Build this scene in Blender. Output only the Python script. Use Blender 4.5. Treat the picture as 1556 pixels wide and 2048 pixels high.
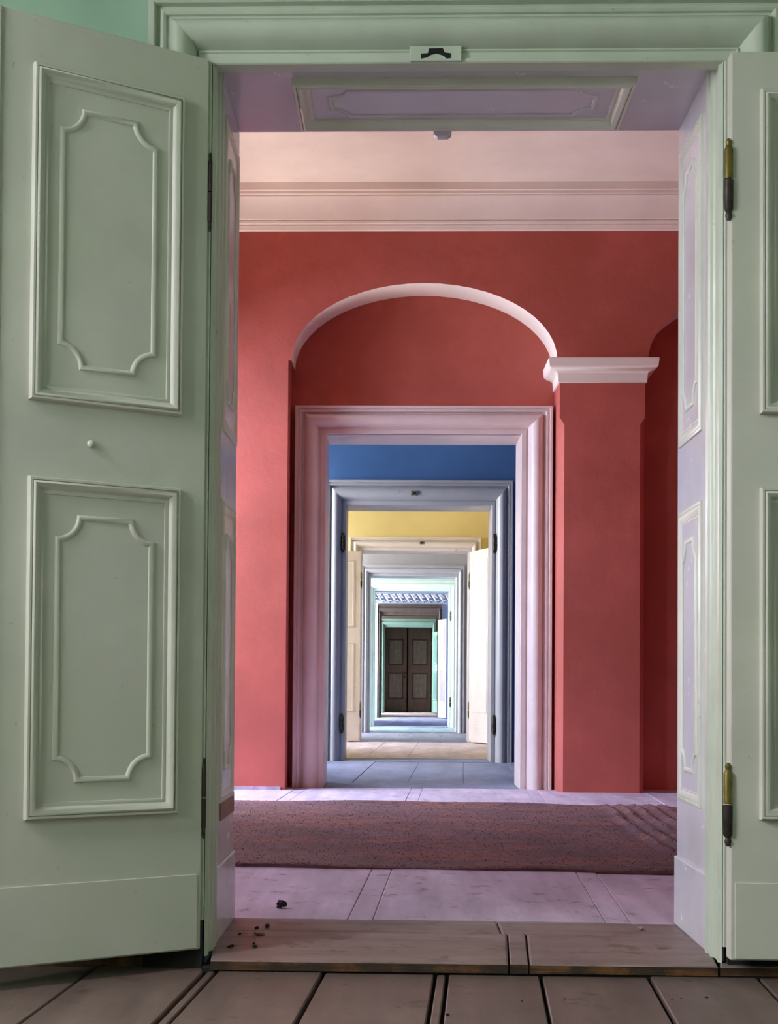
import bpy, bmesh, math, random
from mathutils import Vector, Matrix
random.seed(7)
for o in list(bpy.data.objects): bpy.data.objects.remove(o)
S = bpy.context.scene
COL = S.collection
PI = math.pi

# ------------------------------------------------------------------ camera
cam_d = bpy.data.cameras.new('camera'); cam = bpy.data.objects.new('camera', cam_d); COL.objects.link(cam)
yaw, pit, roll = math.atan(.028), math.atan(.0228), .0075
cam.matrix_world = (Matrix.Translation((0, 0, .75)) @ Matrix.Rotation(yaw, 4, 'Z') @ Matrix.Rotation(PI/2+pit, 4, 'X')
                    @ Matrix.Rotation(roll, 4, 'Z'))
cam_d.sensor_fit = 'VERTICAL'; cam_d.sensor_height = 36.0
cam_d.lens = 2644/2048*36.0
cam_d.shift_x = (778-732)/2048; cam_d.shift_y = (1306-1024)/2048
cam_d.clip_end = 200; cam_d.clip_start = .05
S.camera = cam
# ------------------------------------------------------------------ sky, daylight, exposure
W = bpy.data.worlds.new('sky'); S.world = W; W.use_nodes = True
W.node_tree.nodes['Background'].inputs[0].default_value = (.62, .76, 1, 1)
W.node_tree.nodes['Background'].inputs[1].default_value = .6
S.view_settings.view_transform = 'Standard'; S.view_settings.look = 'None'
S.view_settings.exposure = 0; S.view_settings.gamma = 1
try: S.view_settings.use_curve_mapping = False
except Exception: pass
S.cycles.max_bounces = 10; S.cycles.diffuse_bounces = 6; S.cycles.glossy_bounces = 4
S.cycles.sample_clamp_indirect = 6
S.cycles.caustics_reflective = False; S.cycles.caustics_refractive = False

def daylight(x, y, z, w, h, power, tilt=25, color=(.80, .89, 1), toward=1):
    """sky light standing outside a window, leaning in and down like the sky it stands for; tilted up, an added fill"""
    l = bpy.data.lights.new('daylight', 'AREA'); l.shape = 'RECTANGLE'; l.size = h; l.size_y = w
    l.energy = power; l.color = color
    o = bpy.data.objects.new('daylight', l); COL.objects.link(o)
    o.location = (x, y, z)
    d = Vector((toward*math.cos(math.radians(tilt)), 0, -math.sin(math.radians(tilt))))
    xa = Vector((0, 0, 1)) - d*d.z; xa.normalize()
    za = -d; ya = za.cross(xa)
    o.matrix_world = Matrix.Translation((x, y, z)) @ Matrix((xa, ya, za)).transposed().to_4x4()
    return o
# (y centre, power, window width) for the windows of every room, on the left side
WX = -1.9
#            room    centres       power colour
ROOM_LIGHT = {
 'green':  ([(-1.6, 660), (1.9, 740)], (.97, .97, 1)),
 'red':    ([(4.95, 150), (8.6, 980)], (.62, .75, 1)),
 'blue':   ([(11.9, 1000)], (.88, .93, 1)),
 'yellow': ([(16.0, 620)], (.90, .94, 1)),
 'grey':   ([(20.6, 950)], (1, .99, 1)),
 'mint':   ([(24.2, 1700)], (.94, .97, 1)),
 'sky':    ([(31.6, 1800)], (.92, .96, 1)),
 'brown':  ([(37.9, 1300)], (1, .96, .94)),
}
WIN_W, WIN_Z0, WIN_Z1 = 1.35, .45, 3.05
for cs, c in ROOM_LIGHT.values():
    for y, p in cs:
        daylight(WX-1.35, y, 3.1, 2.2, 3.2, p, 33, c)
        daylight(WX-1.5, y, -.4, 2.0, 2.2, p*(.0 if y in (4.95, 1.9) else .31), -38, (1, .92, .82))     # unseen fill lamp added to brighten the ceilings, in place of ground bounce

# ------------------------------------------------------------------ materials
def srgb(r, g, b):
    f = lambda c: (c/255)/12.92 if c/255 <= .04045 else ((c/255+.055)/1.055)**2.4
    return (f(r), f(g), f(b), 1)

def mat(name, col, rough=.6, mottle=.10, mscale=2.5, streak=None, bump=.0, bscale=60, dirt=0, dirtcol=(60, 50, 42), dscale=9, spec=.5, space='world', metal=0, streak_amt=.14, col2=None, col2map=None):
    """painted / plastered / wooden surface: base colour, soft mottling, optional grain streaks, specks of dirt and wear, fine relief"""
    m = bpy.data.materials.new(name); m.use_nodes = True
    nt = m.node_tree; N = nt.nodes; L = nt.links
    b = N['Principled BSDF']
    b.inputs['Roughness'].default_value = rough; b.inputs['Metallic'].default_value = metal
    b.inputs['Specular IOR Level'].default_value = spec
    if space == 'world':
        g = N.new('ShaderNodeNewGeometry'); vec = g.outputs['Position']
    else:
        g = N.new('ShaderNodeTexCoord'); vec = g.outputs['Object']
    def noise(scale, detail=4, rgh=.55, v=None):
        n = N.new('ShaderNodeTexNoise'); n.inputs['Scale'].default_value = scale
        n.inputs['Detail'].default_value = detail; n.inputs['Roughness'].default_value = rgh
        L.new(v or vec, n.inputs['Vector']); return n.outputs['Fac']
    def mapped(sc):
        mp = N.new('ShaderNodeMapping'); mp.inputs['Scale'].default_value = sc
        L.new(vec, mp.inputs['Vector']); return mp.outputs['Vector']
    def ramp(f, a, bb):
        r = N.new('ShaderNodeMapRange'); r.inputs['From Min'].default_value = a; r.inputs['From Max'].default_value = bb
        r.clamp = True; L.new(f, r.inputs['Value']); return r.outputs['Result']
    def mix(f, a, bb, mode='MIX'):
        x = N.new('ShaderNodeMix'); x.data_type = 'RGBA'; x.blend_type = mode
        L.new(f, x.inputs['Factor'])
        for i, v in ((6, a), (7, bb)):
            if isinstance(v, tuple): x.inputs[i].default_value = v
            else: L.new(v, x.inputs[i])
        return x.outputs[2]
    c = srgb(*col)
    lo = tuple(max(0, v*(1-mottle*1.6)) for v in c[:3])+(1,)
    hi = tuple(min(1, v*(1+mottle*1.2)) for v in c[:3])+(1,)
    cur = mix(ramp(noise(mscale, 5), .3, .7), lo, hi)
    if col2: cur = mix(ramp(noise(1, 6, .65, mapped(col2map)) if col2map else noise(mscale*.55, 6, .65), .47, .60), cur, srgb(*col2))
    if streak:
        cur = mix(ramp(noise(1, 5, .6, mapped(streak)), .35, .68), cur, tuple(v*(1-streak_amt*2.5) for v in c[:3])+(1,))
    if dirt:
        cur = mix(ramp(noise(dscale, 8, .72), .60-.06*dirt, .72-.05*dirt), cur, srgb(*dirtcol))
    L.new(cur, b.inputs['Base Color'])
    r = N.new('ShaderNodeMapRange'); r.inputs['To Min'].default_value = max(.05, rough-.09); r.inputs['To Max'].default_value = min(1, rough+.12)
    L.new(noise(mscale*3, 4), r.inputs['Value']); L.new(r.outputs['Result'], b.inputs['Roughness'])
    if bump:
        bp = N.new('ShaderNodeBump'); bp.inputs['Strength'].default_value = bump; bp.inputs['Distance'].default_value = .004
        L.new(noise(bscale, 5, .6, mapped(tuple(s*.6 for s in streak)) if streak else None) if not streak else noise(2.5, 5, .6, mapped(streak)), bp.inputs['Height'])
        L.new(bp.outputs['Normal'], b.inputs['Normal'])
    return m

M = {
 'green_wall': mat('green_plaster', (174, 204, 184), .9, .05, 2, bump=.25, bscale=35),
 'green_paint': mat('pale_green_gloss_paint', (194, 202, 186), .33, .05, 6, bump=.10, bscale=28, dirt=-.8, dirtcol=(105, 98, 78), dscale=40),
 'leaf_paint': mat('sage_green_door_paint', (200, 199, 188), .42, .06, 3.2, bump=.10, bscale=25, dirt=-.8, dirtcol=(120, 116, 96), dscale=35, col2=(196, 197, 182)),
 'reveal_paint': mat('lilac_white_gloss_paint', (212, 208, 215), .22, .04, 4),
 'lit_moulding_paint': mat('green_lit_moulding_paint', (224, 226, 212), .3, .05, 6),  # reveal paint made paler and greener: front-room light put into the colour
 'red_plaster': mat('red_limewash', (188, 95, 84), .75, .14, 1.5, bump=.45, bscale=22, col2=(176, 86, 72)),
 'white_plaster': mat('rose_white_plaster', (240, 229, 218), .85, .05, 2.2, bump=.2, bscale=30, dirt=-.8, dirtcol=(190, 160, 155), dscale=25),
 'rose_paint': mat('rose_white_gloss_paint', (222, 204, 202), .36, .05, 4, bump=.08, bscale=20, dirt=-.8, dirtcol=(130, 98, 90), dscale=30),
 'red_floor': mat('lilac_worn_floor_paint', (204, 186, 206), .55, .10, 3, streak=(9, 1.2, 9), bump=.4, dirt=.6, dirtcol=(112, 92, 96), dscale=9),
 'front_floor': mat('brown_worn_floor_paint', (106, 88, 81), .55, .12, 3, streak=(10, 1.4, 10), bump=.35, dirt=.5, dirtcol=(62, 48, 40), dscale=12),
 'sill_wood': mat('worn_threshold_boards', (138, 118, 114), .5, .12, 4, streak=(1.6, 12, 8), bump=.5, dirt=.95, dirtcol=(74, 58, 50), dscale=7),
 'raw_wood': mat('dark_split_wood', (58, 40, 26), .8, .25, 14, streak=(3, 20, 40), bump=.8, col2=(120, 78, 36)),
 'dark': mat('dark_void_shade_dirt', (22, 20, 18), .95, .3, 20, bump=.5),
 'blue_plaster': mat('blue_limewash', (68, 106, 156), .85, .08, 1.8, bump=.25, bscale=30),
 'blue_paint': mat('grey_blue_gloss_paint', (170, 168, 172), .35, .05, 4, bump=.06, bscale=20, dirt=-.8, dirtcol=(90, 92, 104)),
 'blue_floor': mat('blue_grey_floor_paint', (122, 127, 156), .55, .10, 3, streak=(6, 1.2, 6), bump=.25, dirt=.35, dirtcol=(74, 78, 100), dscale=9),
 'yellow_plaster': mat('yellow_limewash', (242, 227, 160), .85, .06, 1.4, bump=.2, bscale=30),
 'cream_paint': mat('cream_gloss_paint', (228, 222, 220), .4, .05, 4, bump=.06, bscale=20, dirt=-.8, dirtcol=(150, 128, 104)),
 'beige_floor': mat('beige_floor_boards', (210, 196, 206), .55, .10, 3, streak=(6, 1.2, 6), bump=.25, dirt=.35, dirtcol=(120, 98, 90), dscale=7),
 'grey_plaster': mat('grey_lilac_plaster', (192, 190, 190), .85, .06, 2),
 'grey_paint': mat('pale_grey_gloss_paint', (200, 202, 208), .4, .05, 4),
 'grey_floor': mat('grey_lilac_floor_paint', (138, 142, 168), .5, .10, 3, streak=(6, 1.2, 6)),
 'mint_plaster': mat('mint_plaster', (206, 222, 216), .85, .05, 2),
 'mint_paint': mat('mint_gloss_paint', (222, 229, 226), .4, .05, 4),
 'mint_floor': mat('mint_grey_floor_paint', (140, 158, 172), .5, .10, 3, streak=(6, 1.2, 6)),
 'sky_plaster': mat('light_blue_plaster', (188, 202, 224), .85, .05, 2),
 'sky_paint': mat('light_blue_gloss_paint', (202, 210, 224), .4, .05, 4),
 'stucco': mat('white_blue_stucco', (226, 230, 238), .8, .05, 12),
 'sky_floor': mat('light_blue_floor_paint', (140, 150, 190), .5, .10, 3, streak=(6, 1.2, 6)),
 'brown_frame': mat('grey_brown_frame_wood', (96, 84, 76), .6, .15, 5, streak=(14, 14, 1.5)),
 'lilac_paint': mat('lilac_grey_door_paint', (214, 208, 220), .4, .05, 4),
 'lilac_field': mat('lilac_grey_panel_paint', (150, 144, 166), .5, .05, 4),
 'brown_plaster': mat('grey_brown_plaster', (120, 106, 96), .85, .08, 2),
 'teal_paint': mat('teal_gloss_paint', (146, 188, 180), .4, .06, 4),
 'teal_field': mat('teal_panel_paint', (110, 160, 160), .5, .06, 4),
 'pale_floor': mat('pale_floor_boards', (206, 198, 210), .5, .08, 3, streak=(6, 1.2, 6)),
 'dark_door': mat('dark_brown_door_wood', (112, 80, 70), .5, .15, 5, streak=(30, 30, 2), streak_amt=.12, bump=.2),
 'dark_line': mat('dark_moulding_wood', (70, 50, 44), .5, .15, 5),
 'dark_field': mat('dark_brown_panel_wood', (130, 108, 98), .5, .2, 8, streak=(30, 30, 2), streak_amt=.12),
 'rug': mat('moth_eaten_brown_rug', (114, 82, 86), .95, .36, 2.4, streak=(14, 20, 14), streak_amt=.10, bump=.25, bscale=120, col2=(150, 92, 78), col2map=(1.1, 3.0, 1), dirt=.9, dirtcol=(70, 58, 66), dscale=18),
 'rug_fibre': mat('rug_fibres', (120, 88, 90), .95, .32, 45, col2=(150, 94, 80)),
 'brass': mat('tarnished_brass', (120, 106, 52), .45, .2, 30, metal=.6),
 'iron': mat('rusty_iron', (62, 54, 48), .5, .3, 40, metal=.5, dirt=.5, dirtcol=(92, 58, 30), dscale=40),
 'steel': mat('worn_grey_iron', (150, 145, 138), .4, .3, 40, metal=.8),
 'lump': mat('dark_crumb', (40, 32, 34), .9, .3, 30),
 'ochre': mat('chipped_undercoat', (150, 118, 104), .6, .1, 10),
}

# ------------------------------------------------------------------ mesh helpers
class MB:
    def __init__(s): s.v = []; s.f = []; s.m = []
    def face(s, pts, mi=0):
        i = len(s.v); s.v += [tuple(p) for p in pts]; s.f.append(tuple(range(i, i+len(pts)))); s.m.append(mi)
    def box(s, a, b, mi=0):
        """mi: material index, or a function of the face's normal"""
        (x0, y0, z0), (x1, y1, z1) = a, b
        i = len(s.v)
        s.v += [(x0,y0,z0),(x1,y0,z0),(x1,y1,z0),(x0,y1,z0),(x0,y0,z1),(x1,y0,z1),(x1,y1,z1),(x0,y1,z1)]
        for q, n in (((0,3,2,1),(0,0,-1)),((4,5,6,7),(0,0,1)),((0,1,5,4),(0,-1,0)),((2,3,7,6),(0,1,0)),((1,2,6,5),(1,0,0)),((3,0,4,7),(-1,0,0))):
            s.f.append(tuple(i+k for k in q)); s.m.append(mi(n) if callable(mi) else mi)
        return s
    def grid(s, rows, closed=False, mi=0):
        """skin over rows of points"""
        i = len(s.v); n = len(rows[0])
        for r in rows: s.v += [tuple(p) for p in r]
        for a in range(len(rows)-1):
            for b in range(n if closed else n-1):
                c = (b+1) % n
                s.f.append((i+a*n+b, i+a*n+c, i+(a+1)*n+c, i+(a+1)*n+b)); s.m.append(mi)
        return s
    def loft(s, rings, mi=0):
        s.grid(rings, True, mi)
        s.face(list(reversed(rings[0])), mi); s.face(rings[-1], mi); return s
    def lathe(s, prof, c, n=12, mi=0):
        return s.loft([[(c[0]+r*math.cos(2*PI*k/n), c[1]+r*math.sin(2*PI*k/n), c[2]+z) for k in range(n)] for r, z in prof], mi)
    def xf(s, M4):
        s.v = [tuple(M4 @ Vector(p)) for p in s.v]; return s
    def build(s, name, mats, parent=None, smooth=None, bevel=0, merge=True):
        me = bpy.data.meshes.new(name); me.from_pydata(s.v, [], s.f)
        bm = bmesh.new(); bm.from_mesh(me)
        for k, f in enumerate(bm.faces): f.material_index = s.m[k]
        if merge: bmesh.ops.remove_doubles(bm, verts=bm.verts, dist=1e-5)
        bmesh.ops.recalc_face_normals(bm, faces=bm.faces)
        if any(len(f.verts) > 4 for f in bm.faces):
            bmesh.ops.triangulate(bm, faces=[f for f in bm.faces if len(f.verts) > 4])
        bm.to_mesh(me); bm.free()
        for x in (mats if isinstance(mats, (list, tuple)) else [mats]): me.materials.append(M[x])
        if smooth:
            me.polygons.foreach_set('use_smooth', [True]*len(me.polygons))
            me.set_sharp_from_angle(angle=math.radians(smooth))
        o = bpy.data.objects.new(name, me); COL.objects.link(o)
        if parent: o.parent = parent
        if bevel:
            b = o.modifiers.new('bevel', 'BEVEL'); b.width = bevel; b.segments = 2; b.limit_method = 'ANGLE'; b.angle_limit = math.radians(40)
        return o

def tag(o, label=None, cat=None, kind=None, group=None):
    if label: o['label'] = label
    if cat: o['category'] = cat
    if kind: o['kind'] = kind
    if group: o['group'] = group
    return o
def empty(name, loc=(0, 0, 0), rz=0):
    o = bpy.data.objects.new(name, None); COL.objects.link(o); o.location = loc; o.rotation_euler = (0, 0, rz); return o
def struct(o, label, cat): return tag(o, label, cat, 'structure')
def copy_tree(o, parent=None):
    c = o.copy(); COL.objects.link(c); c.parent = parent
    for ch in list(o.children): copy_tree(ch, c)
    return c

def frame_sweep(mb, rect, prof, plane):
    """a picture-frame moulding round a rectangle (u0,v0,u1,v1). prof: (offset outward, height). plane(u,v,h)->point"""
    u0, v0, u1, v1 = rect
    rows = []
    for d, h in prof:
        rows.append([plane(u0-d, v0-d, h), plane(u1+d, v0-d, h), plane(u1+d, v1+d, h), plane(u0-d, v1+d, h)])
    mb.grid(rows, True)

def outline_sweep(mb, pts, prof, plane):
    """moulding along a closed outline, pts (u,v) counter-clockwise; prof: (outward offset, height)"""
    n = len(pts); nor = []
    for i in range(n):
        a, b, c = Vector(pts[i-1]), Vector(pts[i]), Vector(pts[(i+1) % n])
        e1, e2 = (b-a).normalized(), (c-b).normalized()
        n1, n2 = Vector((e1.y, -e1.x)), Vector((e2.y, -e2.x))
        m = (n1+n2); m.normalize(); k = max(.45, m.dot(n1)); nor.append(m/k)
    rows = [[plane(p[0]+nv.x*d, p[1]+nv.y*d, h) for p, nv in zip(pts, nor)] for d, h in prof]
    mb.grid(rows, True)

def notched(u0, v0, u1, v1, nu, nv, k=7):
    """rectangle with concave quarter-round corners"""
    out = []
    for cx, cy, a0 in ((u1, v0, 180), (u1, v1, 270), (u0, v1, 0), (u0, v0, 90)):
        # concave arc about the corner, walked so that the whole outline runs counter-clockwise
        arc = [(cx+nu*math.cos(math.radians(a0-90*i/k)), cy+nv*math.sin(math.radians(a0-90*i/k))) for i in range(k+1)]
        out += arc
    return out

BOLECTION = [(-.027, 0), (-.026, .006), (-.020, .008), (-.016, .007), (-.012, .012), (-.006, .019), (.000, .022), (.004, .020), (.007, .015), (.0075, .019), (.013, .019), (.016, .015), (.0165, 0)]
CART = [(-.012, .0005), (-.009, .0045), (-.003, .0065), (.001, .0055), (.003, .003), (.004, -.001)]

def panel_parts(parent, rects, plane, mat_line, mat_field, cart=True, names=('upper_panel', 'lower_panel'), scale=1.0, hs=1.0):
    """each panel: field + bolection moulding + raised cartouche line (sub-parts)"""
    for nm, (u0, v0, u1, v1) in zip(names, rects):
        mb = MB(); e = .020
        mb.loft([[plane(u, v, h) for u, v in ((u0+e, v0+e), (u1-e, v0+e), (u1-e, v1-e), (u0+e, v1-e))] for h in (-.006, .003)])
        f = mb.build(nm, mat_field, parent)
        mb = MB(); frame_sweep(mb, (u0+.0165, v0+.0165, u1-.0165, v1-.0165), [(d*scale, h*hs) for d, h in BOLECTION], plane)
        mb.build('panel_moulding', mat_line, f, smooth=50)
        if cart:
            mu, nv_ = .075*(u1-u0)/.41, .095
            pts = notched(u0+mu, v0+nv_, u1-mu, v1-nv_, min(.058, (u1-u0)*.14), .058)
            mb = MB()
            outline_sweep(mb, pts, CART, lambda u, v, h: plane(u, v, h+.003))
            mb.build('cartouche_moulding', mat_line, f, smooth=50)

# ------------------------------------------------------------------ door frames
ARCH = [(0, 0), (.0, .044), (.003, .048), (.012, .048), (.015, .042), (.030, .042), (.033, .047), (.037, .047), (.040, .040), (.044, .050), (.050, .066), (.058, .081), (.068, .092), (.080, .099), (.090, .100), (.098, .096), (.104, .087), (.107, .078), (.110, .070), (.118, .070), (.120, .078), (.126, .082), (.134, .080), (.138, .072), (.144, .072), (.146, .090), (.150, .094), (.162, .094), (.166, .088), (.166, -.01)]

FARCH = [(0, 0), (0, .042), (.003, .046), (.026, .046), (.029, .040), (.036, .040), (.039, .046), (.044, .062), (.052, .078), (.062, .090), (.074, .098), (.086, .101), (.097, .099), (.107, .091), (.114, .078), (.117, .062), (.126, .062), (.128, .084), (.132, .090), (.140, .090), (.143, .083), (.148, .083), (.151, .098), (.163, .098), (.166, .092), (.166, -.01)]
def architrave(parent, x0, x1, zt, y, z0, material, ws=1.0, wl=1.0, prof=ARCH, pscale=1.0, zleft=None):
    """mitred casing round an opening: two sides and a lintel, each a part"""
    L = [(d, p*pscale) for d, p in prof]
    def side(xe, sg):
        mb = MB(); z0_ = zleft if (zleft is not None and sg < 0) else z0
        mb.grid([[(xe+sg*d*ws, y-p, z0_) for d, p in L], [(xe+sg*d*ws, y-p, zt+d*wl) for d, p in L]])
        return mb.build('side_casing', material, parent, smooth=35)
    side(x0, -1); side(x1, 1)
    mb = MB(); mb.grid([[(x0-d*ws, y-p, zt+d*wl) for d, p in L], [(x1+d*ws, y-p, zt+d*wl) for d, p in L]])
    mb.build('lintel_casing', material, parent, smooth=35)

def lining(parent, x0, x1, zt, ya, yb, z0, material, t=.02):
    for nm, a, b in (('jamb_lining', (x0-t, ya, z0), (x0, yb, zt)), ('jamb_lining', (x1, ya, z0), (x1+t, yb, zt)), ('head_lining', (x0-t, ya, zt), (x1+t, yb, zt+t))):
        MB().box(a, b).build(nm, material, parent, bevel=.003)

def hinge(parent, x, y, zc, h=.16, r=.012, brass=True, slim=False):
    if slim: r = .006
    b = MB(); b.lathe([(r*.3, h*.5+.030), (r*.7, h*.5+.022), (r*.5, h*.5+.012), (r*.9, h*.5+.004), (r, h*.5), (r, .012*0+.002)][::-1], (x, y, zc), 10)
    o = b.build('hinge', 'brass' if brass else 'iron', parent, smooth=40)
    b = MB(); b.lathe([(r*.4, -h*.5-.030), (r*.8, -h*.5-.018), (r*.5, -h*.5-.008), (r*1.05, -h*.5), (r*1.1, -.002)], (x, y, zc), 10)
    b.build('hinge_pin', 'iron', o, smooth=40)
    return o

# ------------------------------------------------------------------ the rooms' shell
XL, XR = WX, 4.0
def cross_wall(name, label, ya, yb, x0, x1, zt, front, back, inner, z0=-.2, ztop=4.6, xl=XL-.3, xr=XR+.3, tw=.02):
    mi = lambda n: 0 if n[1] < 0 else (1 if n[1] > 0 else 2)
    mb = MB()
    mb.box((xl, ya, z0), (x0-tw, yb, ztop), mi); mb.box((x1+tw, ya, z0), (xr, yb, ztop), mi); mb.box((x0-tw, ya, zt+tw), (x1+tw, yb, ztop), mi)
    return struct(mb.build(name, [front, back, inner], merge=False), label, 'wall')

def side_walls(tag_, ya, yb, windows, material, zc, colour):
    """left wall with its window openings, plain right wall, ceiling"""
    t = .35; mb = MB(); x1 = WX; x0 = WX-t; ys = ya
    for yc in windows:
        a, b = yc-WIN_W/2, yc+WIN_W/2
        mb.box((x0, ys, -.2), (x1, a, 4.6)); mb.box((x0, a, -.2), (x1, b, WIN_Z0)); mb.box((x0, a, WIN_Z1), (x1, b, 4.6)); ys = b
    mb.box((x0, ys, -.2), (x1, yb, 4.6))
    struct(mb.build('wall_left', material, merge=False), f'{colour} window wall on the left of the {tag_} room', 'wall')
    struct(MB().box((XR, ya, -.2), (XR+.3, yb, 4.6)).build('wall_right', material), f'plain {colour} wall on the right of the {tag_} room', 'wall')
    for k, yc in enumerate(windows):
        a, b = yc-WIN_W/2, yc+WIN_W/2
        w = empty(f'window_{len([o for o in bpy.data.objects if o.name.startswith("window_")])+1}', (WX-.2, yc, WIN_Z0))
        struct(w, f'white wooden window casement, {"only" if len(windows) == 1 else ("nearer", "farther")[k]} one in the left wall of the {tag_} room', 'window')
        h = WIN_Z1-WIN_Z0; f = MB(); hw = WIN_W/2
        for q in (((-.03, -hw, 0), (.03, -hw+.06, h)), ((-.03, hw-.06, 0), (.03, hw, h)), ((-.03, -hw+.06, 0), (.03, hw-.06, .06)), ((-.03, -hw+.06, h-.06), (.03, hw-.06, h))): f.box(*q)
        f.build('window_frame', 'white_plaster', w, merge=False)
        MB().box((-.025, -.03, .06), (.025, .03, h-.06)).build('mullion', 'white_plaster', w)
        for zz in (h*.36, h*.68): MB().box((-.018, -hw+.06, zz-.015), (.018, hw-.06, zz+.015)).build('glazing_bar', 'white_plaster', w)

def floor_slab(label, ya, yb, z, material, boards=None, sub='dark', ang=.06, gap=.006, splits=()):
    """sub-floor with its boards as children"""
    fl = struct(MB().box((XL-.05, ya, z-.12), (XR+.05, yb, z-.03)).build('floor', sub), label, 'floor')
    k = math.tan(ang); ym = (ya+yb)/2
    cuts = [ya]+list(splits)+[yb]
    for (u0, u1) in boards:
        for c0, c1 in zip(cuts[:-1], cuts[1:]):
            mb = MB(); dz = random.uniform(-.0025, .0025); g = gap/2
            q = lambda u, y: max(XL, min(XR, u+k*(y-boards_ref)))
            ring = lambda zz, i: [(q(u0+g+i, c0), c0+g, zz), (q(u1-g-i, c0), c0+g, zz), (q(u1-g-i, c1), c1-g, zz), (q(u0+g+i, c1), c1-g, zz)]
            r = ring(0, 0)
            if abs(r[0][0]-r[1][0]) < .01 and abs(r[2][0]-r[3][0]) < .01: continue
            mb.loft([ring(z-.028, 0), ring(z+dz-.003, 0), ring(z+dz, .003)])
            mb.build('floor_board', material, fl)
    return fl
boards_ref = 3.0

def ceiling(label, ya, yb, z, material):
    return struct(MB().box((XL-.3, ya, z), (XR+.3, yb, z+.1)).build('ceiling', material), label, 'ceiling')

# --- front (green) room: the camera stands here
D0, D1X0, D1X1, D1T = 3.66, -.538, .868, 2.522
cross_wall('wall_back', 'mint green plaster wall around the nearest doorway', D0, 4.20, D1X0, D1X1, D1T, 'green_wall', 'red_plaster', 'reveal_paint')
side_walls('front green', -3.2, D0, [q[0] for q in ROOM_LIGHT['green'][0]], 'green_wall', 4.4, 'green')
struct(MB().box((XL-.3, -3.5, -.2), (XR+.3, -3.2, 4.6)).build('wall_front', 'green_wall'), 'green plaster wall behind the viewer', 'wall')
ceiling('white ceiling of the front green room', -3.3, D0+.05, 4.4, 'white_plaster')
boards_ref = 3.03
edges = [-2.75, -2.4, -2.05, -1.75, -1.46, -1.165, -.866, -.560, -.528, -.24, .060, .092, .342, .630, .92, 1.22, 1.52, 1.82, 2.12, 2.42, 2.72, 3.02, 3.32, 3.62, 4.0]
floor_slab('worn brown plank floor in the foreground', -3.2, 3.64, -.03, 'front_floor', list(zip(edges[:-1], edges[1:])), splits=(-.6,), gap=.010)

struct(MB().box((XL, 3.61, -.06), (-.56, D0, .10)).build('baseboard_left', 'raw_wood'), 'low skirting board behind the open left door leaf, darkened for the shade in the gap', 'skirting')  # coloured dark so the gap under the leaf looks shaded
# --- red room
cross_y = 9.56
side_walls('red', 4.20, 9.25, [q[0] for q in ROOM_LIGHT['red'][0]], 'red_plaster', 4.17, 'red')
ceiling('rose white ceiling of the red room', 4.1, 9.7, 4.222, 'white_plaster')
boards_ref = 5.27
pan = []
u = -2.57-.816
while u < 4.0:
    pan += [(u, u+.080), (u+.080, u+.816)]; u += .816
floor_slab('lilac painted wide plank floor of the red room', 4.205, 9.62, 0, 'red_floor', pan, ang=.045, gap=.0014, splits=(6.7,))
# arcade in front of the far wall: left pier, arches, pillar
R0, R1 = 9.25, 9.56
W2X0, W2X1, W2T = -.567, .840, 2.553
cross_wall('wall_back', 'red plaster wall inside the arched niche', R1, 9.95, W2X0, W2X1, W2T, 'red_plaster', 'blue_plaster', 'rose_paint')
AL, AR, ASPR, AAPEX = -.800, 1.068, 3.02, 3.568
BL_, BR_ = 1.700, 3.56
def arch_pts(a, b, n=26):
    c, r = (a+b)/2, (b-a)/2
    return [(c-r*math.cos(PI*i/n), ASPR+(AAPEX-ASPR)*math.sin(PI*i/n)) for i in range(n+1)]
mb = MB()
outl = [(XL, 4.6), (XL, ASPR)]+arch_pts(AL, AR)+arch_pts(BL_, BR_)+[(XR, ASPR), (XR, 4.6)]
mb.face([(x, R0, z) for x, z in outl]); mb.face([(x, R1, z) for x, z in outl])
for a, b in ((AL, AR), (BL_, BR_)):
    p = arch_pts(a, b); mb.grid([[(x, R0, z) for x, z in p], [(x, R1, z) for x, z in p]], mi=1)
for a, b in (((XL, ASPR), (AL, ASPR)), ((AR, ASPR), (BL_, ASPR)), ((BR_, ASPR), (XR, ASPR))):
    mb.grid([[(a[0], R0, a[1]), (b[0], R0, b[1])], [(a[0], R1, a[1]), (b[0], R1, b[1])]])
struct(mb.build('wall_back', ['red_plaster', 'white_plaster'], merge=True), 'red arcade wall with white arch soffits above the pink door frame', 'wall')
struct(MB().box((XL, R0, -.1), (-.822, R1, ASPR)).build('pillar', 'red_plaster'), 'wide red wall pier left of the arched doorway', 'pier')
struct(MB().box((BR_+.02, R0, -.1), (XR, R1, ASPR)).build('pillar', 'red_plaster', bevel=.008), 'red wall pier at the far right end of the arcade', 'pier')
# pillar with stopped chamfers
PX0, PX1 = 1.082, 1.682
mb = MB()
def pring(z, c): return [(PX0, R1, z), (PX0, R0+c, z), (PX0+c*.8, R0, z), (PX1-c*.8, R0, z), (PX1, R0+c, z), (PX1, R1, z)]
mb.loft([pring(-.1, .045), pring(2.57, .045), pring(2.62, .004), pring(2.9, .004)])
pil = struct(mb.build('pillar', 'red_plaster'), 'square red pillar with a white capital right of the door', 'pillar')
mb = MB(); rg = []
for z, p in ((2.862, -.002), (2.866, .010), (2.93, .014), (2.938, .022), (2.946, .040), (2.953, .058), (2.960, .070), (2.968, .076), (3.022, .082), (3.026, .076), (3.03, .0)):
    rg.append([(PX0-p, R1, z), (PX0-p, R0-p, z), (PX1+p, R0-p, z), (PX1+p, R1, z)])
mb.loft(rg).build('capital', 'white_plaster', pil, smooth=30)
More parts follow.
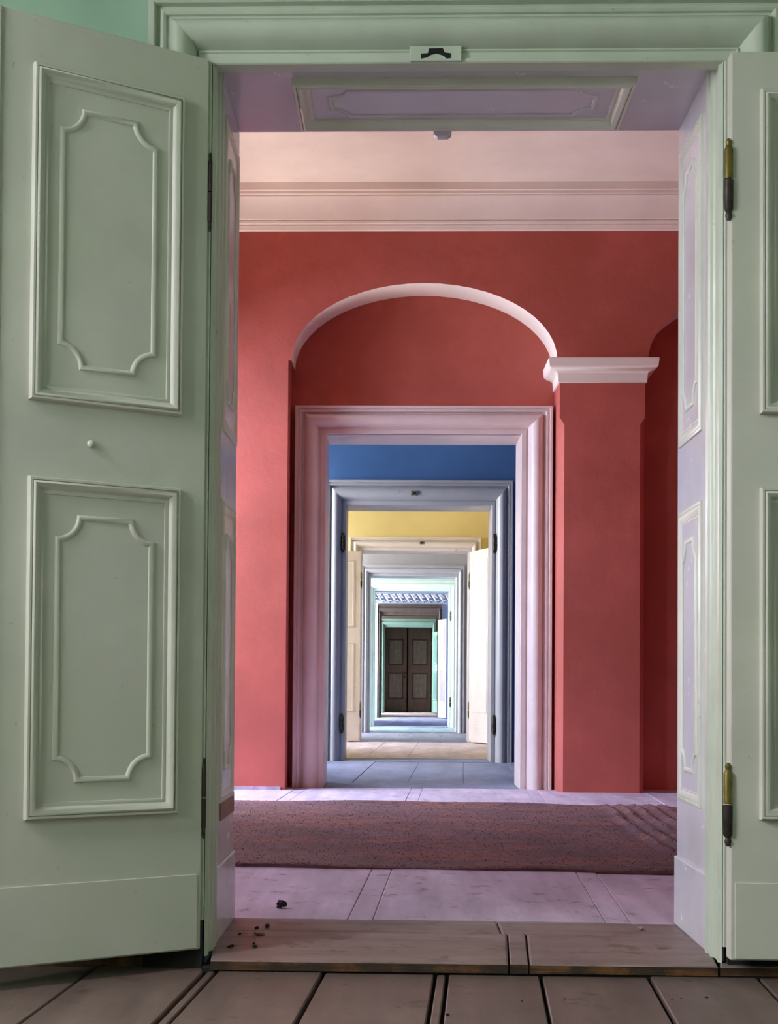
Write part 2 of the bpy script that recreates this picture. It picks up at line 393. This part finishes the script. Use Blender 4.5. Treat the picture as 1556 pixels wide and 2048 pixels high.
# cornice
CZ = 3.945
cp = [(0, CZ-.01), (.026, CZ-.006), (.030, CZ+.012), (.034, CZ+.018), (.034, CZ+.030), (.042, CZ+.034), (.046, CZ+.048), (.040, CZ+.054), (.052, CZ+.060), (.060, CZ+.082), (.080, CZ+.120), (.108, CZ+.158), (.135, CZ+.186), (.142, CZ+.190), (.142, CZ+.200), (.152, CZ+.204), (.154, CZ+.222), (.166, CZ+.226), (.170, CZ+.262), (.176, 4.235)]
mb = MB(); mb.grid([[(XL, R0-p, z) for p, z in cp], [(XR, R0-p, z) for p, z in cp]])
struct(mb.build('trim_1', 'white_plaster', smooth=30), 'moulded rose white cornice above the red arcade', 'cornice')
mb = MB().box((XL, R0-.016, 0), (-.85, R0, .022))
struct(mb.build('baseboard_left', 'red_floor'), 'low lilac skirting strip at the foot of the red pier', 'skirting')

# ------------------------------------------------------------------ nearest doorway: frame, lining, reveal panels
df = struct(empty('door_frame', (0, 0, 0)), 'pale green moulded door frame around the nearest doorway', 'door frame')
ARCH1 = [(d*1.036, p) for d, p in ARCH]
architrave(df, D1X0-.002, D1X1+.002, 2.462, D0, .045, 'green_paint', prof=ARCH1, zleft=.10)
MB().box((D1X1+.012, 3.60, -.02), (D1X1+.165, D0, .05)).build('dark_gap_block', 'dark', df)  # dark block stands for the shade under the right leaf
MB().box((D1X0-.165, 3.60, -.03), (D1X0-.004, D0, .10)).build('dark_gap_block', 'dark', df)  # dark fill in place of the black gap by the left hinge
MB().box((D1X0+.001, 3.622, 2.463), (D1X1-.001, 3.665, D1T-.001)).build('head_stop', 'green_paint', df)
# stepped rebate behind the casing (pale green) : inset profile along depth
REB = [(3.618, .0), (3.620, .003), (3.625, .003), (3.628, .008), (3.640, .009), (3.643, .004), (3.690, .004), (3.694, .009), (3.702, .012), (3.716, .012), (3.722, .004), (3.735, .002), (3.742, .012), (3.76, .014), (3.768, .002)]
for nm, xe, sg in (('rebate_strip', D1X0, 1), ('rebate_strip', D1X1, -1)):
    mb = MB(); mb.grid([[(xe+sg*i, y, .0) for y, i in REB], [(xe+sg*i, y, D1T-i if y > 3.67 else 2.462) for y, i in REB]]); mb.build(nm, 'green_paint', df, smooth=30)
mb = MB(); mb.grid([[(D1X0+i, y, D1T-i) for y, i in REB], [(D1X1-i, y, D1T-i) for y, i in REB]]); mb.build('rebate_strip', 'green_paint', df, smooth=30)
lining(df, D1X0, D1X1, D1T, 3.64, 4.21, 0, 'reveal_paint')
pl_l = lambda u, v, h: (D1X0+h, u, v)
pl_r = lambda u, v, h: (D1X1-h, u, v)
pl_t = lambda u, v, h: (u, v, D1T-h)
RU, RL = (3.862, 1.497, 4.168, 2.425), (3.862, .395, 4.168, 1.288)
for pl in (pl_l, pl_r):
    panel_parts(df, (RU, RL), pl, 'lit_moulding_paint', 'reveal_paint', names=('reveal_panel', 'reveal_panel'), hs=.4, scale=1.1)
panel_parts(df, ((-.335, 3.832, .668, 4.152),), pl_t, 'lit_moulding_paint', 'reveal_paint', cart=False, names=('soffit_panel',), hs=1.2, scale=1.15)
# the corner scrolls of the soffit panel
sp = [c for c in df.children if c.name.startswith('soffit_panel')][0]
mb = MB(); outline_sweep(mb, notched(-.235, 3.90, .575, 4.085, .055, .05), CART, lambda u, v, h: pl_t(u, v, h+.003)); mb.build('cartouche_moulding', 'reveal_paint', sp, smooth=50)
for xe, sg in ((D1X0, 1), (D1X1, -1)):
    MB().box((xe, 3.775, .0), (xe+sg*.009, 4.21, .215)).build('plinth_board', 'reveal_paint', df, bevel=.004)
# peeled lower corner of the left reveal
MB().box((D1X0, 3.90, .34), (D1X0+.004, 4.205, .40)).build('chipped_patch', 'ochre', df)
# bolt keeper under the lintel, and a small door stop
ko = MB().box((.008, 3.604, 2.464), (.150, 3.622, 2.506)).build('bolt_keeper', 'green_paint', df, bevel=.002)
tag(ko, 'pale green bolt keeper plate with a black slot')
sl = [(.038, 2.470), (.054, 2.473), (.064, 2.480), (.082, 2.484), (.100, 2.478), (.108, 2.470), (.120, 2.471), (.121, 2.484), (.102, 2.487), (.098, 2.499), (.060, 2.498), (.057, 2.485), (.038, 2.484)]
mb = MB(); mb.loft([[(x, y, z) for x, z in sl] for y in (3.610, 3.6028)])
mb.build('keeper_slot', 'dark', ko)
mb = MB(); mb.loft([[(x, y, z) for x, y in ((.085+i, 4.19), (.145-i, 4.19), (.145-i, 4.22), (.085+i, 4.22))] for z, i in ((D1T, 0), (D1T-.016, .002), (D1T-.024, .014))])
mb.build('door_stop', 'reveal_paint', df, bevel=.004)

# threshold of the nearest doorway
th = struct(MB().box((D1X0, 3.575, -.12), (XR, 4.205, -.022)).build('trim_2', 'dark'), 'worn raised wooden threshold of the nearest doorway', 'threshold')
def board(pts, z0, z1, nm='threshold_board', m=('sill_wood', 'raw_wood'), jag=0):
    mb = MB(); n = len(pts)
    r0 = [(x, y, z0) for x, y in pts]; r1 = [(x, y, z1-.003) for x, y in pts]
    c = Vector((sum(p[0] for p in pts)/n, sum(p[1] for p in pts)/n))
    r2 = [(x+(c.x-x)*.006/max(.05, abs(c.x-x)) , y+(c.y-y)*.004/max(.03, abs(c.y-y)), z1) for x, y in pts]
    i = len(mb.v); mb.grid([r0, r1], True, 1); mb.grid([r1, r2], True, 0); mb.face(r2, 0); mb.face(r0[::-1], 1)
    return mb.build(nm, list(m), th)
board([(-.512, 3.560), (.287, 3.566), (.317, 3.996), (-.538, 3.992), (-.536, 3.80)], -.024, .002)
board([(.292, 3.564), (.340, 3.566), (.372, 4.00), (.322, 4.00)], -.024, .0035)
board([(.345, 3.566), (.846, 3.572), (.868, 3.74), (.868, 3.990), (.377, 3.993)], -.024, .001)
board([(-.538, 3.998), (.300, 4.006), (.300, 4.204), (-.538, 4.204)], -.024, .001)
board([(.304, 4.004), (.868, 4.006), (.868, 4.204), (.304, 4.204)], -.024, -.001)
board([(.852, 3.572), (2.2, 3.578), (2.2, 3.66), (.872, 3.66)], -.024, .000)
# split wooden riser under the boards' front edge
for a, b, dy in ((-.50, .29, .006), (.296, .40, .001), (.41, .70, .004), (.705, .846, .002), (.85, 1.5, .010)):
    MB().box((a, 3.572+dy, -.028), (b, 3.60, -.006)).build('riser_strip', 'raw_wood', th, bevel=.003)

# ------------------------------------------------------------------ door leaves
def door_leaf(width, height, thick, rects, m_body, m_line, m_field, cart, astragal=True, name='door_leaf', hinges=(2.078, .41), kick=True, knob=None, hs=1.0, slim=False):
    """leaf in local coordinates: hinge edge at the origin, leaf along +X, visible face at y=0 looking to -Y"""
    r = empty(name)
    e = .018
    mb = MB()
    u0, u1 = rects[0][0]+e, rects[0][2]-e
    us = [0, u0, u1, width]; zs = [0, rects[1][1]+e, rects[1][3]-e, rects[0][1]+e, rects[0][3]-e, height]
    hole = lambda a, b: a == 1 and b in (1, 3)
    for a in range(3):          # stiles and rails: one slab with real openings for the panels
        for b in range(5):
            p, q, v, w = us[a], us[a+1], zs[b], zs[b+1]
            if not hole(a, b):
                for y in (0, thick): mb.face([(p, y, v), (q, y, v), (q, y, w), (p, y, w)])
            for (na, nb), (c0, c1) in (((a-1, b), ((p, v), (p, w))), ((a+1, b), ((q, v), (q, w))), ((a, b-1), ((p, v), (q, v))), ((a, b+1), ((p, w), (q, w)))):
                out = not (0 <= na < 3 and 0 <= nb < 5)
                if (out and not hole(a, b)) or (not out and hole(a, b)):
                    mb.face([(c0[0], 0, c0[1]), (c1[0], 0, c1[1]), (c1[0], thick, c1[1]), (c0[0], thick, c0[1])])
    mb.build('leaf_body', m_body, r, bevel=.004)
    pl = lambda u, v, h: (u, -h, v)
    panel_parts(r, rects, pl, m_line, m_field, cart, hs=hs)
    for u0_, v0_, u1_, v1_ in rects:
        MB().box((u0_+e, .014, v0_+e), (u1_-e, thick-.012, v1_-e)).build('back_panel', m_field, r)
    if kick: MB().box((.012, -.004, .004), (width-.012, 0, .205)).build('kick_board', m_body, r, bevel=.003)
    if astragal: MB().box((width-.035, -.012, 0), (width+.012, 0, height)).build('meeting_strip', m_body, r, bevel=.004)
    if knob:
        b = MB(); b.lathe([(.004, 0), (.010, .003), (.011, .009), (.007, .014), (.002, .016)], (0, 0, 0), 10)
        b.xf(Matrix.Translation((knob[0], 0, knob[1])) @ Matrix.Rotation(PI/2, 4, 'X')); b.build('knob', m_body, r, smooth=40)
    for z in hinges or ():
        hinge(r, -.006, .002, z, slim=slim, brass=not slim)
    return r

REC = ((.076, 1.447, .490, 2.317), (.076, .372, .490, 1.250))   # local z, the leaf's foot stands at .022
def place_leaf(r, hx, hy, ang, z, mirror=False):
    """ang: leaf direction in the plan. mirror: for leaves whose hinge sits on the right when seen from the room"""
    d = Vector((math.cos(ang), math.sin(ang), 0))
    r.location = (hx, hy, z); r.rotation_euler = (0, 0, ang)
    if mirror: r.scale = (1, -1, 1)
    return r
# left leaf goes to the left and toward the viewer: along local +X, its shown face must be local -Y -> mirror
a = math.radians(180+31.5)
lf = door_leaf(.70, 2.447, .045, REC, 'leaf_paint', 'leaf_paint', 'leaf_paint', True, knob=(.326, 1.347), astragal=False, slim=True)
place_leaf(lf, -.545, 3.60, a, .023, mirror=True)
MB().box((.572, -.006, 0), (.70, 0, 2.447)).build('meeting_strip', 'leaf_paint', lf, bevel=.003)
tag(lf, 'big sage green panelled door leaf standing open on the left, nearest the viewer', 'door', 'thing')
rf = door_leaf(.70, 2.424, .045, REC, 'leaf_paint', 'leaf_paint', 'leaf_paint', True, astragal=True)
place_leaf(rf, .868, 3.53, 0, .026)
tag(rf, 'sage green panelled door leaf folded flat to the wall on the right edge', 'door', 'thing')

# ------------------------------------------------------------------ the doorways beyond
def doorway(idx, yw, depth, x0, x1, zt, z0, front, back, wall_label, frame_label, m_frame, m_lining, ws=1.2, wl=1.2, pscale=1.0, wall=True):
    if wall: cross_wall('wall_back', wall_label, yw, yw+depth, x0, x1, zt, front, back, m_lining)
    f = struct(empty('door_frame', (0, 0, 0)), frame_label, 'door frame')
    architrave(f, x0, x1, zt, yw, z0, m_frame, ws, wl, prof=FARCH, pscale=pscale)
    lining(f, x0, x1, zt, yw-.02, yw+depth+.01, z0, m_lining)
    return f
f2 = doorway(2, R1, .39, W2X0, W2X1, W2T, 0, None, None, None, 'rose white moulded door frame inside the red arched niche', 'rose_paint', 'rose_paint', 1.34, 1.16, 1.15, wall=False)
f3 = doorway(3, 12.75, .42, -.556, .842, 2.468, 0, 'blue_plaster', 'yellow_plaster', 'deep blue plaster wall beyond the rose door frame', 'grey blue moulded door frame on the blue wall', 'blue_paint', 'blue_paint', 1.22, 1.42)
f4 = doorway(4, 16.98, .42, -.541, .838, 2.455, 0, 'yellow_plaster', 'grey_plaster', 'yellow plaster wall beyond the blue door frame', 'cream moulded door frame on the yellow wall', 'cream_paint', 'cream_paint', .9, 1.0)
f5 = doorway(5, 21.55, .42, -.540, .863, 2.498, -.05, 'grey_plaster', 'mint_plaster', 'pale grey lilac wall beyond the yellow room', 'pale grey blue door frame beyond the yellow room', 'grey_paint', 'grey_paint', .78, 1.08)
f6 = doorway(6, 25.05, .42, -.540, .863, 2.500, -.07, 'mint_plaster', 'sky_plaster', 'mint plaster wall, fourth cross wall beyond the red room', 'pale mint door frame with dark hinges deep in the row', 'mint_paint', 'sky_paint', 1.1, 1.2)
f7 = doorway(7, 32.65, .5, -.537, .858, 2.436, -.10, 'sky_plaster', 'brown_plaster', 'light blue wall under the white leaf frieze', 'dark grey brown door frame under the leaf frieze', 'brown_frame', 'brown_frame', .56, 1.65)
f8 = doorway(8, 39.0, .7, -.544, .866, 2.415, -.12, 'brown_plaster', 'brown_plaster', 'grey brown wall around the last doorway', 'teal green door frame around the dark closed doors', 'teal_paint', 'teal_paint', .6, 1.4)
def keeper(f, x, y, z, s=1.0):
    mb = MB().box((x-.045*s, y-.008, z-.03*s), (x+.045*s, y, z+.03*s)); o = mb.build('bolt_keeper', 'steel', f, bevel=.004)
    MB().box((x-.02*s, y-.010, z-.012*s), (x+.02*s, y-.006, z+.014*s)).build('keeper_slot', 'dark', o)
keeper(f3, .10, 12.648, 2.575, .8); keeper(f4, .235, 16.885, 2.55, .7)
for f, y, xs, zz in ((f3, 12.70, (-.585, .872), (2.10, .36)), (f6, 25.0, (.90,), (2.03, .40))):
    for x in xs:
        for z in zz: hinge(f, x, y, z, .13, .02, brass=False)

# floors, side walls, ceilings of the rooms beyond
def boards_simple(w=.31, ref=0):
    out = []; u = -2.9
    while u < 4.1: out.append((u, u+w)); u += w
    return out
for nm, ya, yb, z, mf, mw, wc, thick in (
  ('blue', 9.95, 12.75, 0, 'blue_floor', 'blue_plaster', 'blue', .4), ('yellow', 13.17, 16.98, 0, 'beige_floor', 'yellow_plaster', 'yellow', .4),
  ('grey', 17.4, 21.55, -.05, 'grey_floor', 'grey_plaster', 'grey', .4), ('mint', 21.97, 25.05, -.07, 'mint_floor', 'mint_plaster', 'mint', .4),
  ('sky', 25.47, 32.65, -.10, 'sky_floor', 'sky_plaster', 'light blue', .4), ('brown', 33.15, 39.0, -.12, 'pale_floor', 'brown_plaster', 'grey brown', .4)):
    boards_ref = ya
    floor_slab(f'{wc} room floor of painted boards seen through the doorways', ya, yb, z, mf, boards_simple(.42), ang=.045, gap=.0012)
    side_walls(wc, ya, yb, [q[0] for q in ROOM_LIGHT[nm][0]], mw, 4.2, wc)
    ceiling(f'white ceiling of the {wc} room', ya-.1, yb+.1, 4.2, 'white_plaster')
n = 3
for ya, yb, x0, x1, z, m, lab in ((R1-.09, 9.955, W2X0, W2X1, .004, 'blue_floor', 'rose door frame'), (12.66, 13.18, -.556, .842, .006, 'blue_floor', 'grey blue door frame'), (16.9, 17.41, -.541, .838, .004, 'grey_floor', 'cream door frame'),
   (21.47, 21.98, -.54, .863, -.035, 'mint_floor', 'pale grey blue door frame'), (24.97, 25.48, -.54, .863, -.06, 'sky_floor', 'mint door frame'), (32.57, 33.16, -.537, .858, -.09, 'pale_floor', 'dark brown door frame'), (38.92, 39.75, -.544, .866, -.11, 'pale_floor', 'teal door frame')):
    t = struct(MB().box((x0, ya, z-.08), (x1, yb, z)).build(f'trim_{n}', m, bevel=.006), f'painted wooden threshold in the {lab}', 'threshold'); n += 1

# stucco frieze of slanting acanthus leaves above the dark frame
fz = struct(empty(f'trim_{n}', (0, 32.65, 2.73)), 'white stucco frieze of slanting leaves on the light blue wall', 'frieze')
MB().box((-2.7, -.012, -.02), (4, 0, .0)).build('fillet', 'sky_paint', fz); MB().box((-2.7, -.02, .25), (4, 0, .275)).build('fillet', 'sky_paint', fz)
mb = MB(); path = [Vector((-.075+.15*t+.02*math.sin(t*PI), -.010-.03*math.sin(t*PI), .235-.215*t)) for t in [i/6 for i in range(7)]]
def tube(mb, path, rs, n=6):
    rows = []
    for i, p in enumerate(path):
        d = (path[min(i+1, len(path)-1)]-path[max(i-1, 0)]).normalized(); s = d.cross(Vector((0, 1, 0))).normalized(); q = s.cross(d)
        rows.append([p+s*rs[i]*math.cos(2*PI*k/n)+q*rs[i]*math.sin(2*PI*k/n) for k in range(n)])
    mb.loft(rows)
tube(mb, path, [.008, .022, .028, .030, .026, .016, .005])
for t in (.25, .45, .65, .85):
    p = path[int(t*6)]
    tube(mb, [p, p+Vector((.04, -.012, .018)), p+Vector((.078, -.004, .012)), p+Vector((.09, 0, -.006))], [.012, .022, .016, .004], 5)
lf0 = mb.build('stucco_leaf', 'stucco', fz, smooth=60)
k0 = 0
for i in range(-12, 20):
    o = lf0 if i == -12 else lf0.copy()
    if i != -12: COL.objects.link(o); o.parent = fz
    o.location = (.168*i+.25, 0, 0)
n += 1

# leaves of the doorways beyond
RY = ((.078, 1.45, .52, 2.30), (.078, .37, .52, 1.25))
yl = door_leaf(.66, 2.42, .04, RY, 'cream_paint', 'cream_paint', 'cream_paint', False, hinges=(2.05, .4), hs=.35)
place_leaf(yl, -.545, 16.86, math.radians(180+12), .015, mirror=True)
tag(yl, 'cream panelled door leaf standing open left of the yellow room doorway', 'door', 'thing')
yr = door_leaf(.63, 2.42, .04, RY, 'cream_paint', 'cream_paint', 'cream_paint', False, hinges=(2.05, .4), hs=.35)
place_leaf(yr, .842, 16.86, math.radians(-68), .015)
tag(yr, 'bright cream white door leaf standing open right of the yellow room doorway', 'door', 'thing')
ll = door_leaf(.60, 2.40, .04, ((.09, 1.42, .50, 2.28), (.09, .36, .50, 1.22)), 'lilac_paint', 'lilac_paint', 'lilac_field', False, hinges=())
place_leaf(ll, .862, 32.54, math.radians(-72), -.085)
tag(ll, 'narrow lilac white door leaf with grey panels, right of the dark frame', 'door', 'thing')
ml = door_leaf(.62, 2.37, .04, ((.09, 1.42, .52, 2.25), (.09, .36, .52, 1.22)), 'teal_paint', 'teal_paint', 'teal_field', False, hinges=())
place_leaf(ml, .868, 38.9, math.radians(-76), -.10)
tag(ml, 'narrow teal door leaf with darker panels, right of the dark closed doors', 'door', 'thing')
RB = ((.10, 1.40, .56, 2.18), (.10, .38, .56, 1.18))
for hx, ang, mir, lab in ((-.542, math.radians(-2.2), False, 'dark brown panelled left leaf of the closed doors at the far end'), (.842, math.radians(180), True, 'dark brown panelled right leaf of the closed doors at the far end')):
    b = door_leaf(.672 if mir else .655, 2.52, .045, RB, 'dark_door', 'dark_line', 'dark_field', False, astragal=mir, hinges=(2.0, .45) if mir else ())
    place_leaf(b, hx, 39.76, ang, -.105, mirror=mir)
    tag(b, lab, 'door', 'thing')
    if not mir:
        h = MB().box((.585, -.05, 1.10), (.605, 0, 1.13)); h.box((.595, -.055, 1.105), (.645, -.04, 1.125)); h.build('door_handle', 'steel', b, bevel=.003)
        MB().box((.575, -.006, 1.02), (.62, 0, 1.20)).build('lock_plate', 'iron', b)
struct(MB().box((XL, 39.84, -.2), (XR, 40.0, 4.6)).build('wall_back', 'dark'), 'dark wall behind the closed brown doors', 'wall')

# ------------------------------------------------------------------ rug
def rug_xy(s, t):
    x = -1.95+s*5.6
    yn = 5.335-.048*(x-.2)+.012*math.sin(3.1*x)+.006*math.sin(11*x+1)
    yf = 8.145-.060*(x-.2)+.018*math.sin(2.3*x+.6)+.006*math.sin(9*x)
    return x, yn+(yf-yn)*t
def rug_z(x, y, t):
    z = .012+.004*math.sin(3*x+2*y)+.003*math.sin(7*x-5*y)
    for k in range(5):
        xc = 1.17+.085*k+.035*max(0, y-6.2)*.9+.10*max(0, 6.3-y)**1.5*1.2
        w = .015+.003*k
        fade = max(0, min(1, (y-5.75+.05*k)/.35))*max(0, min(1, (8.2-y)/.3))
        z += .024*fade*math.exp(-((x-xc)/w)**2)
    z += .030*math.exp(-((t-1.0)/.02)**2)*(.5+.5*math.sin(2.1*x+1))*.6
    return z
NX, NY = 260, 90
mb = MB(); rows = []
for j in range(NY+1):
    rows.append([])
    for i in range(NX+1):
        x, y = rug_xy(i/NX, j/NY); rows[-1].append((x, y, rug_z(x, y, j/NY)))
mb.grid(rows)
ring = [rows[0][i] for i in range(NX+1)]+[rows[j][NX] for j in range(1, NY+1)]+[rows[NY][i] for i in range(NX-1, -1, -1)]+[rows[j][0] for j in range(NY-1, 0, -1)]
mb.grid([ring, [(x, y, .001) for x, y, z in ring]], True)
rug = mb.build('rug', 'rug', smooth=60)
tag(rug, 'large moth-eaten brown red rug lying on the lilac floor, wrinkled at right', 'rug', 'thing')
mb = MB()
for i in range(60000):
    s, t = random.random(), random.random()
    if random.random() < .08: t = random.random()*.02
    x, y = rug_xy(s, t)
    if not -1.3 < x < 2.0: continue
    z = rug_z(x, y, t); a = random.uniform(0, 2*PI); l = random.uniform(.008, .026); w = random.uniform(.0015, .004)
    lx, ly = math.cos(a), math.sin(a)
    mb.v += [(x-ly*w, y+lx*w, z-.001), (x+ly*w, y-lx*w, z-.001), (x+lx*l*1.2, y+ly*l*1.2, z+random.uniform(.001, .0065))]
    q = len(mb.v); mb.f.append((q-3, q-2, q-1)); mb.m.append(0)
tag(mb.build('rug_pile', 'rug_fibre', rug, merge=False), kind='stuff')

# ------------------------------------------------------------------ debris
def crumb(name, label, x, y, z, r, m, seed, group=None, flat=.7):
    rnd = random.Random(seed); bm = bmesh.new(); bmesh.ops.create_icosphere(bm, subdivisions=2, radius=1)
    for v in bm.verts:
        k = rnd.uniform(.62, 1.15); v.co = Vector((v.co.x*k*r, v.co.y*k*r, v.co.z*k*r*flat))
    lo = min(v.co.z for v in bm.verts)
    for v in bm.verts: v.co.z -= lo
    me = bpy.data.meshes.new(name); bm.to_mesh(me); bm.free(); me.materials.append(M[m])
    o = bpy.data.objects.new(name, me); COL.objects.link(o); o.location = (x, y, z)
    return tag(o, label, 'debris', 'thing', group)
crumb('dirt_lump', 'dark dirt lump lying on the lilac floor inside the doorway', -.399, 4.40, 0, .020, 'lump', 1)
crumb('plaster_flake', 'brown paint flake on the left of the wooden threshold', -.422, 3.93, .002, .020, 'ochre', 2, flat=.25)
rr = random.Random(4)
for i in range(9):
    crumb('crumb', 'tiny dark crumb by the left jamb on the threshold', -.50+rr.random()*.10, 3.70+rr.random()*.42, .002, rr.uniform(.003, .009), 'lump', 10+i, 'crumbs beside the left jamb')
for i in range(7):
    crumb('crumb', 'tiny dark crumb on the foreground plank floor', -.6+rr.random()*1.5, 3.10+rr.random()*.42, -.031, rr.uniform(.002, .005), 'lump', 30+i, 'crumbs on the foreground planks')
crumb('plaster_crumb', 'small brown crumb near the right end of the threshold', .735, 4.09, 0, .009, 'ochre', 50)
crumb('paper_scrap', 'pale scrap lying on the grey room floor before the mint doorway', -.05, 20.5, -.052, .055, 'lilac_paint', 60, flat=.2)
